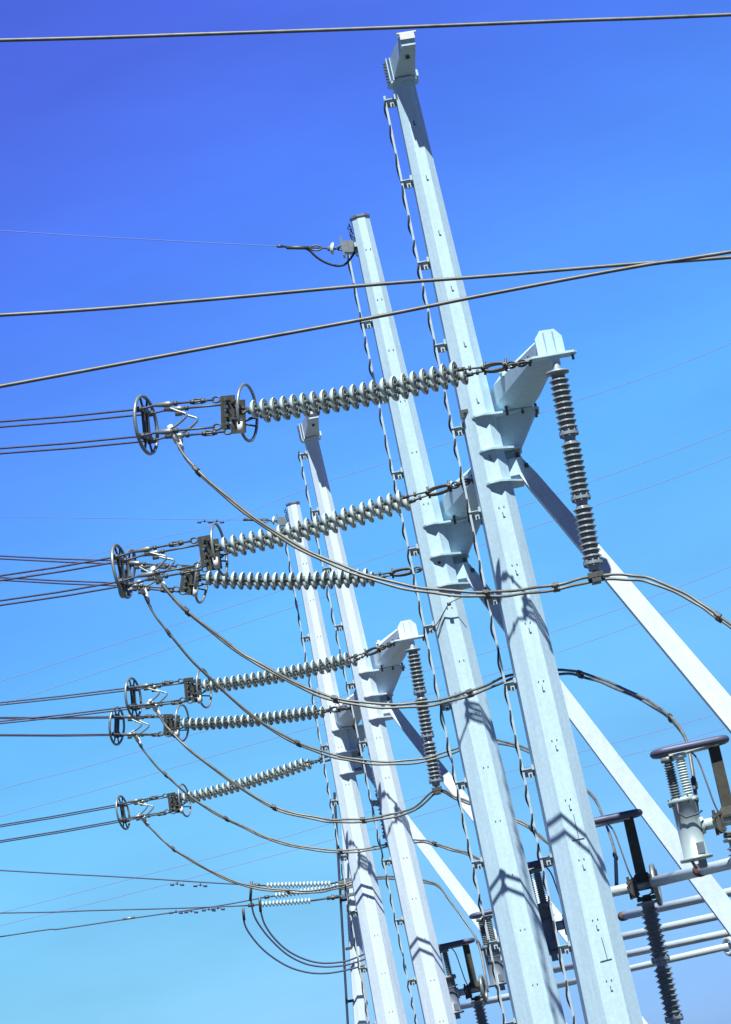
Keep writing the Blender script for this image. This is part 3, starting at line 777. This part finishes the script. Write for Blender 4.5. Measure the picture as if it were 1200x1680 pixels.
shield('shield wire tied to the near flat-capped pole with a drooping black jumper', 50.2, (575, 406), (544, 408), (459, 404), [(300, 396, .5), (0, 378, 1), (-600, 330, 3)],
       jp=[(462, 404), (490, 407), (505, 409), (520, 422), (535, 431), (552, 436), (566, 434), (577, 422), (583, 412)])
shield('faint shield wire tied to the pale flat-capped pole, with two dampers on it', 71.8, (466, 856), (448, 854), (402, 853), [(300, 852, .5), (0, 848, 1), (-600, 840, 3)], dampers=((336, 853), (356, 853)))

# ------------------------------------------------------------------ far strings and wires at the distant pole
def small_string(label, A, S0, S1, z, line, dampers, splice=None):
    a, s0, s1 = un(*A, z), un(*S0, z), un(*S1, z); d = (s1 - s0).normalized(); L = (s1 - s0).length; n = round(L / .146)
    t = Thing('insulator_string', a, label, 'insulator string', 'single disc strings on the distant pole')
    rot = d.to_track_quat('Z', 'Y').to_matrix().to_4x4()
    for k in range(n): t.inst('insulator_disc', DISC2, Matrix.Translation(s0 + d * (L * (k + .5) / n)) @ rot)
    g = Geo(); g.rod(a, s0, .035, 6); q = a + (s0 - a) * .45; g.rod(q - (a - s0) * .15, q + (a - s0) * .15, .07, 6); g.rod(q + Z * .12, q - Z * .1, .05, 6)
    t.part('link_rod', g, M_DARKGALV, True)
    e = un(*line[0], z); g = Geo(); g.rod(s1, e, .03, 6); g.rod(s1 + (e - s1) * .4, s1 + (e - s1) * .8, .07, 6)
    t.part('dead_end_clamp', g, M_DARKGALV, True)
    g = Geo().tube(spline([un(x, y, z) for x, y in line], 5), .028, 5); t.part('conductor', g, M_WIRE_D, True)
    if splice: t.part('splice', Geo().rod(un(*splice[0], z), un(*splice[1], z), .05, 6), M_GALV, True)
    for x, y in dampers: damper(t, x, y, z, .95)
small_string('highest of three small disc strings low on the distant pole', (582, 1441), (543, 1450), (436, 1453), 130, [(413, 1452), (340, 1448), (200, 1439), (0, 1428), (-700, 1385)], [(291, 1448), (329, 1450)])
small_string('middle small disc string, mostly hidden behind a jumper cable', (584, 1450), (556, 1454), (450, 1470), 131, [(430, 1473), (360, 1486), (215, 1507), (100, 1524), (0, 1537), (-700, 1650)], [(343, 1490), (358, 1488)], splice=((202, 1508), (222, 1505)))
small_string('lowest of three small disc strings, with a dark fitting nearer the pole', (576, 1468), (510, 1478), (428, 1484), 129.5, [(402, 1486), (300, 1490), (150, 1494), (0, 1498), (-700, 1505)], [(289, 1494), (314, 1493)])

def small_loop(label, pts, z, drop):
    C = spline([un(x, y, z) for x, y in pts], 6); t = Thing('jumper_cable', C[0], label, 'jumper cable', 'small jumper loops at the distant pole')
    t.part('cable', Geo().tube(C, .036, 6), M_WIRE_D, True)
    a, b = un(*drop[0], z), un(*drop[1], z)
    t.part('terminal', Geo().rod(a, b, .055, 6), M_DARKGALV, True)
small_loop('highest of the three small jumper loops, hanging nearest its disc string', [(427, 1490), (434, 1515), (450, 1539), (473, 1560), (501, 1574), (529, 1580), (562, 1578), (585, 1571), (611, 1559)], 129, ((426, 1472), (428, 1496)))
small_loop('middle one of the three small jumper loops', [(411, 1470), (417, 1501), (431, 1525), (450, 1547), (473, 1567), (501, 1581), (529, 1586), (557, 1585), (581, 1580), (611, 1569)], 128.5, ((413, 1446), (411, 1478)))
small_loop('lowest and widest of the three small jumper loops', [(400, 1490), (401, 1513), (410, 1532), (431, 1557), (459, 1578), (487, 1591), (520, 1597), (557, 1594), (613, 1580)], 128, ((399, 1490), (401, 1510)))
# cross-arm plates of the distant pole where the strings meet
g = Geo()
for (x0, y0, x1, y1) in ((556, 1449, 588, 1440), (558, 1458, 590, 1452), (560, 1471, 586, 1466)):
    a, b = un(x0, y0, 129.5), un(x1, y1, 129.5); g.box((a + b) / 2, b - a, Vector((0, 1, 0)), (b - a).cross(Vector((0, 1, 0))), (b - a).length, .5, .10)
t5.part('mounting_plate', g, M_GALV)

# ------------------------------------------------------------------ switchgear units
Yv = Vector((0, 1, 0))
def switch_unit(label, hub, z, post=True, tx=0.0, tm=None):
    tm = tm or M_TANK
    H = un(*hub, z); t = Thing('switch_unit', H, label, 'switch', 'disconnect switches on aluminium tubes')
    f = lambda x, y, zz: H + Vector((x, y, zz))
    # dark flat arm standing on the hub
    g = Geo(); g.prism([f(-.075, -.05, .12), f(.075, -.05, .12), f(.075, .05, .12), f(-.075, .05, .12)], [f(-.07, -.05, .96), f(.07, -.05, .96), f(.07, .05, .96), f(-.07, .05, .96)])
    g.prism([f(-.16, -.07, .06), f(.16, -.07, .06), f(.16, .07, .06), f(-.16, .07, .06)], [f(-.09, -.05, .165), f(.09, -.05, .165), f(.09, .05, .165), f(-.09, .05, .165)])
    g.box(f(0, 0, .045), X, Yv, Z, .36, .2, .03)
    t.part('upright_arm', g, M_OLIVE)
    # long oval corona rail on top
    g = Geo(); x0, x1, rr = -.62, .06, .11
    path = []
    for k in range(9): a = -pi / 2 + pi * k / 8; path.append(f(x1 + rr * cos(a), rr * sin(a) * 1.3, 1.0))
    for k in range(9): a = pi / 2 + pi * k / 8; path.append(f(x0 + rr * 1.3 * cos(a), rr * sin(a) * 1.6, 1.0))
    g.tube(path, .05, 10, True)
    rail = t.part('corona_rail', g, M_SLATE, True)
    g = Geo(); g.box(f(-.28, 0, .97), X, Yv, Z, .60, .14, .07); g.box(f(-.28, .0, .94), X, Yv, Z, .5, .10, .03)
    t.part('contact_bar', g, M_ALU)
    # two insulator columns over a grey tank
    for dx, dy, r_, mm_ in ((-.60 + tx, .07, .075, M_POST), (-.455 + tx, -.08, .070, M_POST if tm is not M_TANK else M_POSTFIT)):
        g = Geo(); g.lathe(f(dx, dy, .92), -Z, [(0, -.02), (.09, -.02), (.09, .04), (.05, .05)] + shed_profile(14, .48, .048, r_, .06) + [(.09, .55), (.10, .60), (0, .60)], 16)
        t.part('insulator_column', g, M_POST if mm_ is M_POST else M_PORC, True)
    g = Geo(); g.lathe(f(-.53 + tx, 0, .34), -Z, [(0, -.05), (.17, -.05), (.20, -.03), (.20, .01), (.155, .03), (.155, .70), (.21, .715), (.21, .75), (0, .75)], 28)
    tank = t.part('tank', g, tm, True)
    g = Geo()
    for k in range(10):
        a = 2 * pi * k / 10; g.rod(f(tx - .53 + .18 * cos(a), .18 * sin(a), .30), f(tx - .53 + .18 * cos(a), .18 * sin(a), .40), .012, 6)
    t.part('tank_bolts', g, M_DARKGALV, parent=tank)
    g = Geo(); g.tube([f(tx - .62, -.16, .34), f(tx - .64, -.20, .2), f(tx - .56, -.215, .12), f(tx - .40, -.20, .14), f(tx - .34, -.16, .17)], .014, 6); t.part('vent_pipe', g, M_SLATE, True, parent=tank)
    g = Geo(); g.rod(f(-.38 + tx, 0, 0), f(.14, 0, 0), .073, 16); g.rod(f(-.385 + tx, 0, 0), f(-.34 + tx, 0, 0), .11, 16); t.part('connecting_tube', g, M_ALU, True)
    g = Geo()
    for x in (-.11, .11):
        g.ring(f(x, 0, 0), X, .095, .022, 18, 6)
        for y in (-.11, .11): g.rod(f(x, y, -.14), f(x, y, .10), .018, 6); g.rod(f(x, y * 1.3, -.12), f(x, y * .8, -.12), .022, 6)
        g.box(f(x, 0, -.11), X, Yv, Z, .05, .28, .03)
    g.box(f(-.17, -.12, -.06), X, Yv, Z, .05, .05, .20); g.box(f(-.19, -.12, .06), X, Yv, Z, .09, .04, .05)
    t.part('hub_clamp', g, M_DARKGALV)
    g = Geo()
    for x in (-.13, .13):
        for y in (-.085, .085):
            g.box(f(x, y * 1.25, 0), X, Yv, Z, .055, .02, .24)
            for zz_ in (-.10, .10): g.rod(f(x, y * 1.6, zz_), f(x, y * .9, zz_), .026, 6)
    for x, z0 in ((-.20, .10), (-.21, -.13), (.20, .12)):
        g.rod(f(x, -.1, z0 - .04), f(x, -.1, z0 + .05), .02, 6); g.rod(f(x, -.1, z0), f(x * .6, -.1, z0), .014, 6)
    g.tube(spline([f(-.12, -.12, .10), f(-.22, -.15, .02), f(-.18, -.15, -.12), f(-.05, -.14, -.18), f(.1, -.12, -.13)], 4), .013, 6)
    g.box(f(0, 0, -.19), X, Yv, Z, .26, .22, .05)
    t.part('clamp_plates', g, M_OLIVE)
    g = Geo(); g.ring(f(.17, 0, -.03), Vector((1, -.12, 0)), .27, .036, 32, 10)
    for k in range(4):
        a = k * pi / 2 + .5; g.rod(f(.15, .08 * cos(a), .08 * sin(a)), f(.17 + .05 * cos(a), .26 * cos(a), -.03 + .26 * sin(a)), .014, 6)
    t.part('corona_ring', g, M_GALV, True)
    g = Geo()
    g.box(f(tx - .47, -.05, -.47), X, Yv, Z, .10, .10, .10); g.rod(f(tx - .60, -.02, -.40), f(tx - .56, -.02, -.52), .02, 6)
    t.part('tank_foot', g, M_GALV, parent=tank)
    g = Geo(); g.box(f(tx - .46, -.158, -.28), X, Yv, Z, .10, .006, .14); t.part('nameplate', g, M_SLATE2, parent=tank)
    g = Geo().tube(spline([f(-.30, -.09, .93), f(-.24, -.12, .80), f(-.20, -.13, .5), f(-.17, -.12, .25), f(-.14, -.10, .12)], 5), .012, 6)
    t.part('lead_wire', g, M_WIRE, True)
    if post:
        post_units(t, f(0, 0, -.24), -Z, 3, 2.5, .135, .088, 9, M_POSTFIT)
        bt = f(0, 0, -2.86); g = Geo(); g.box(bt - Z * .02, X, Yv, Z, .5, .5, .04)
        g.box(Vector((bt.x, bt.y, (bt.z - .05) / 2)), X, Yv, Z, .22, .22, max(.1, bt.z - .05))
        t.part('pedestal', g, M_POLE2)
    return H
SA_ = switch_unit('largest switch at the right edge, its grey tank standing clear of the poles', (1199, 1344), 41.5)
SB_ = switch_unit('switch head right beside the nearest pole, over a tall shed insulator column', (1056, 1452), 46, tx=-.16)
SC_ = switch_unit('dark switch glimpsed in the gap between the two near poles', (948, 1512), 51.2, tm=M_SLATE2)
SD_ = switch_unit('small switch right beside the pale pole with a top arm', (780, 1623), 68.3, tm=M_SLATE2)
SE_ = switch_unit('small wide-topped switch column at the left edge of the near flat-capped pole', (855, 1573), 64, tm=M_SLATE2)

def tube_bus(label, a, b, r, capm=None, ring=False, grp='aluminium bus tubes', shoe=None):
    A, Bq = un(*a), un(*b); t = Thing('bus_tube', A, label, 'bus tube', grp)
    t.part('tube', Geo().rod(A, Bq, r, 18), M_ALU, True)
    d = (Bq - A).normalized()
    if capm: t.part('end_cap', Geo().rod(A - d * .05, A + d * .07, r * 1.12, 16), capm, True)
    if ring: t.part('corona_ball', Geo().ring(Bq, Yv * .6 + X, .14, .05, 20, 8), M_ALU, True)
    if shoe: t.part('collar', Geo().rod(un(*shoe), un(*shoe) + d * .11, r * 1.2, 16), M_RUST, True)
    return t
TB1 = tube_bus('thickest bus tube, running right from the switch beside the nearest pole under the big tank', (1074, 1447, 45.7), (1290, 1394, 40.5), .076, shoe=(1147, 1428, 43.7))
tube_bus('second bus tube down on the right, with a rusty end beside the nearest pole', (1023, 1503, 52), (1300, 1441, 47.8), .068, capm=M_RUST)
tube_bus('third bus tube down on the right', (905, 1562, 57), (1320, 1472, 52), .066)
tube_bus('fourth bus tube down on the right, with a greenish joint near the nearest pole', (905, 1592, 60), (1320, 1504, 54), .064)
tube_bus('lowest bus tube on the right, ending in a round ring', (900, 1620, 63), (1197, 1552, 58.5), .062, ring=True)
tube_bus('short bus tube low between the pale pole and the near flat-capped pole', (752, 1652, 74), (900, 1622, 70), .075)
# green joint sleeve of the fourth tube
# ------------------------------------------------------------------ end
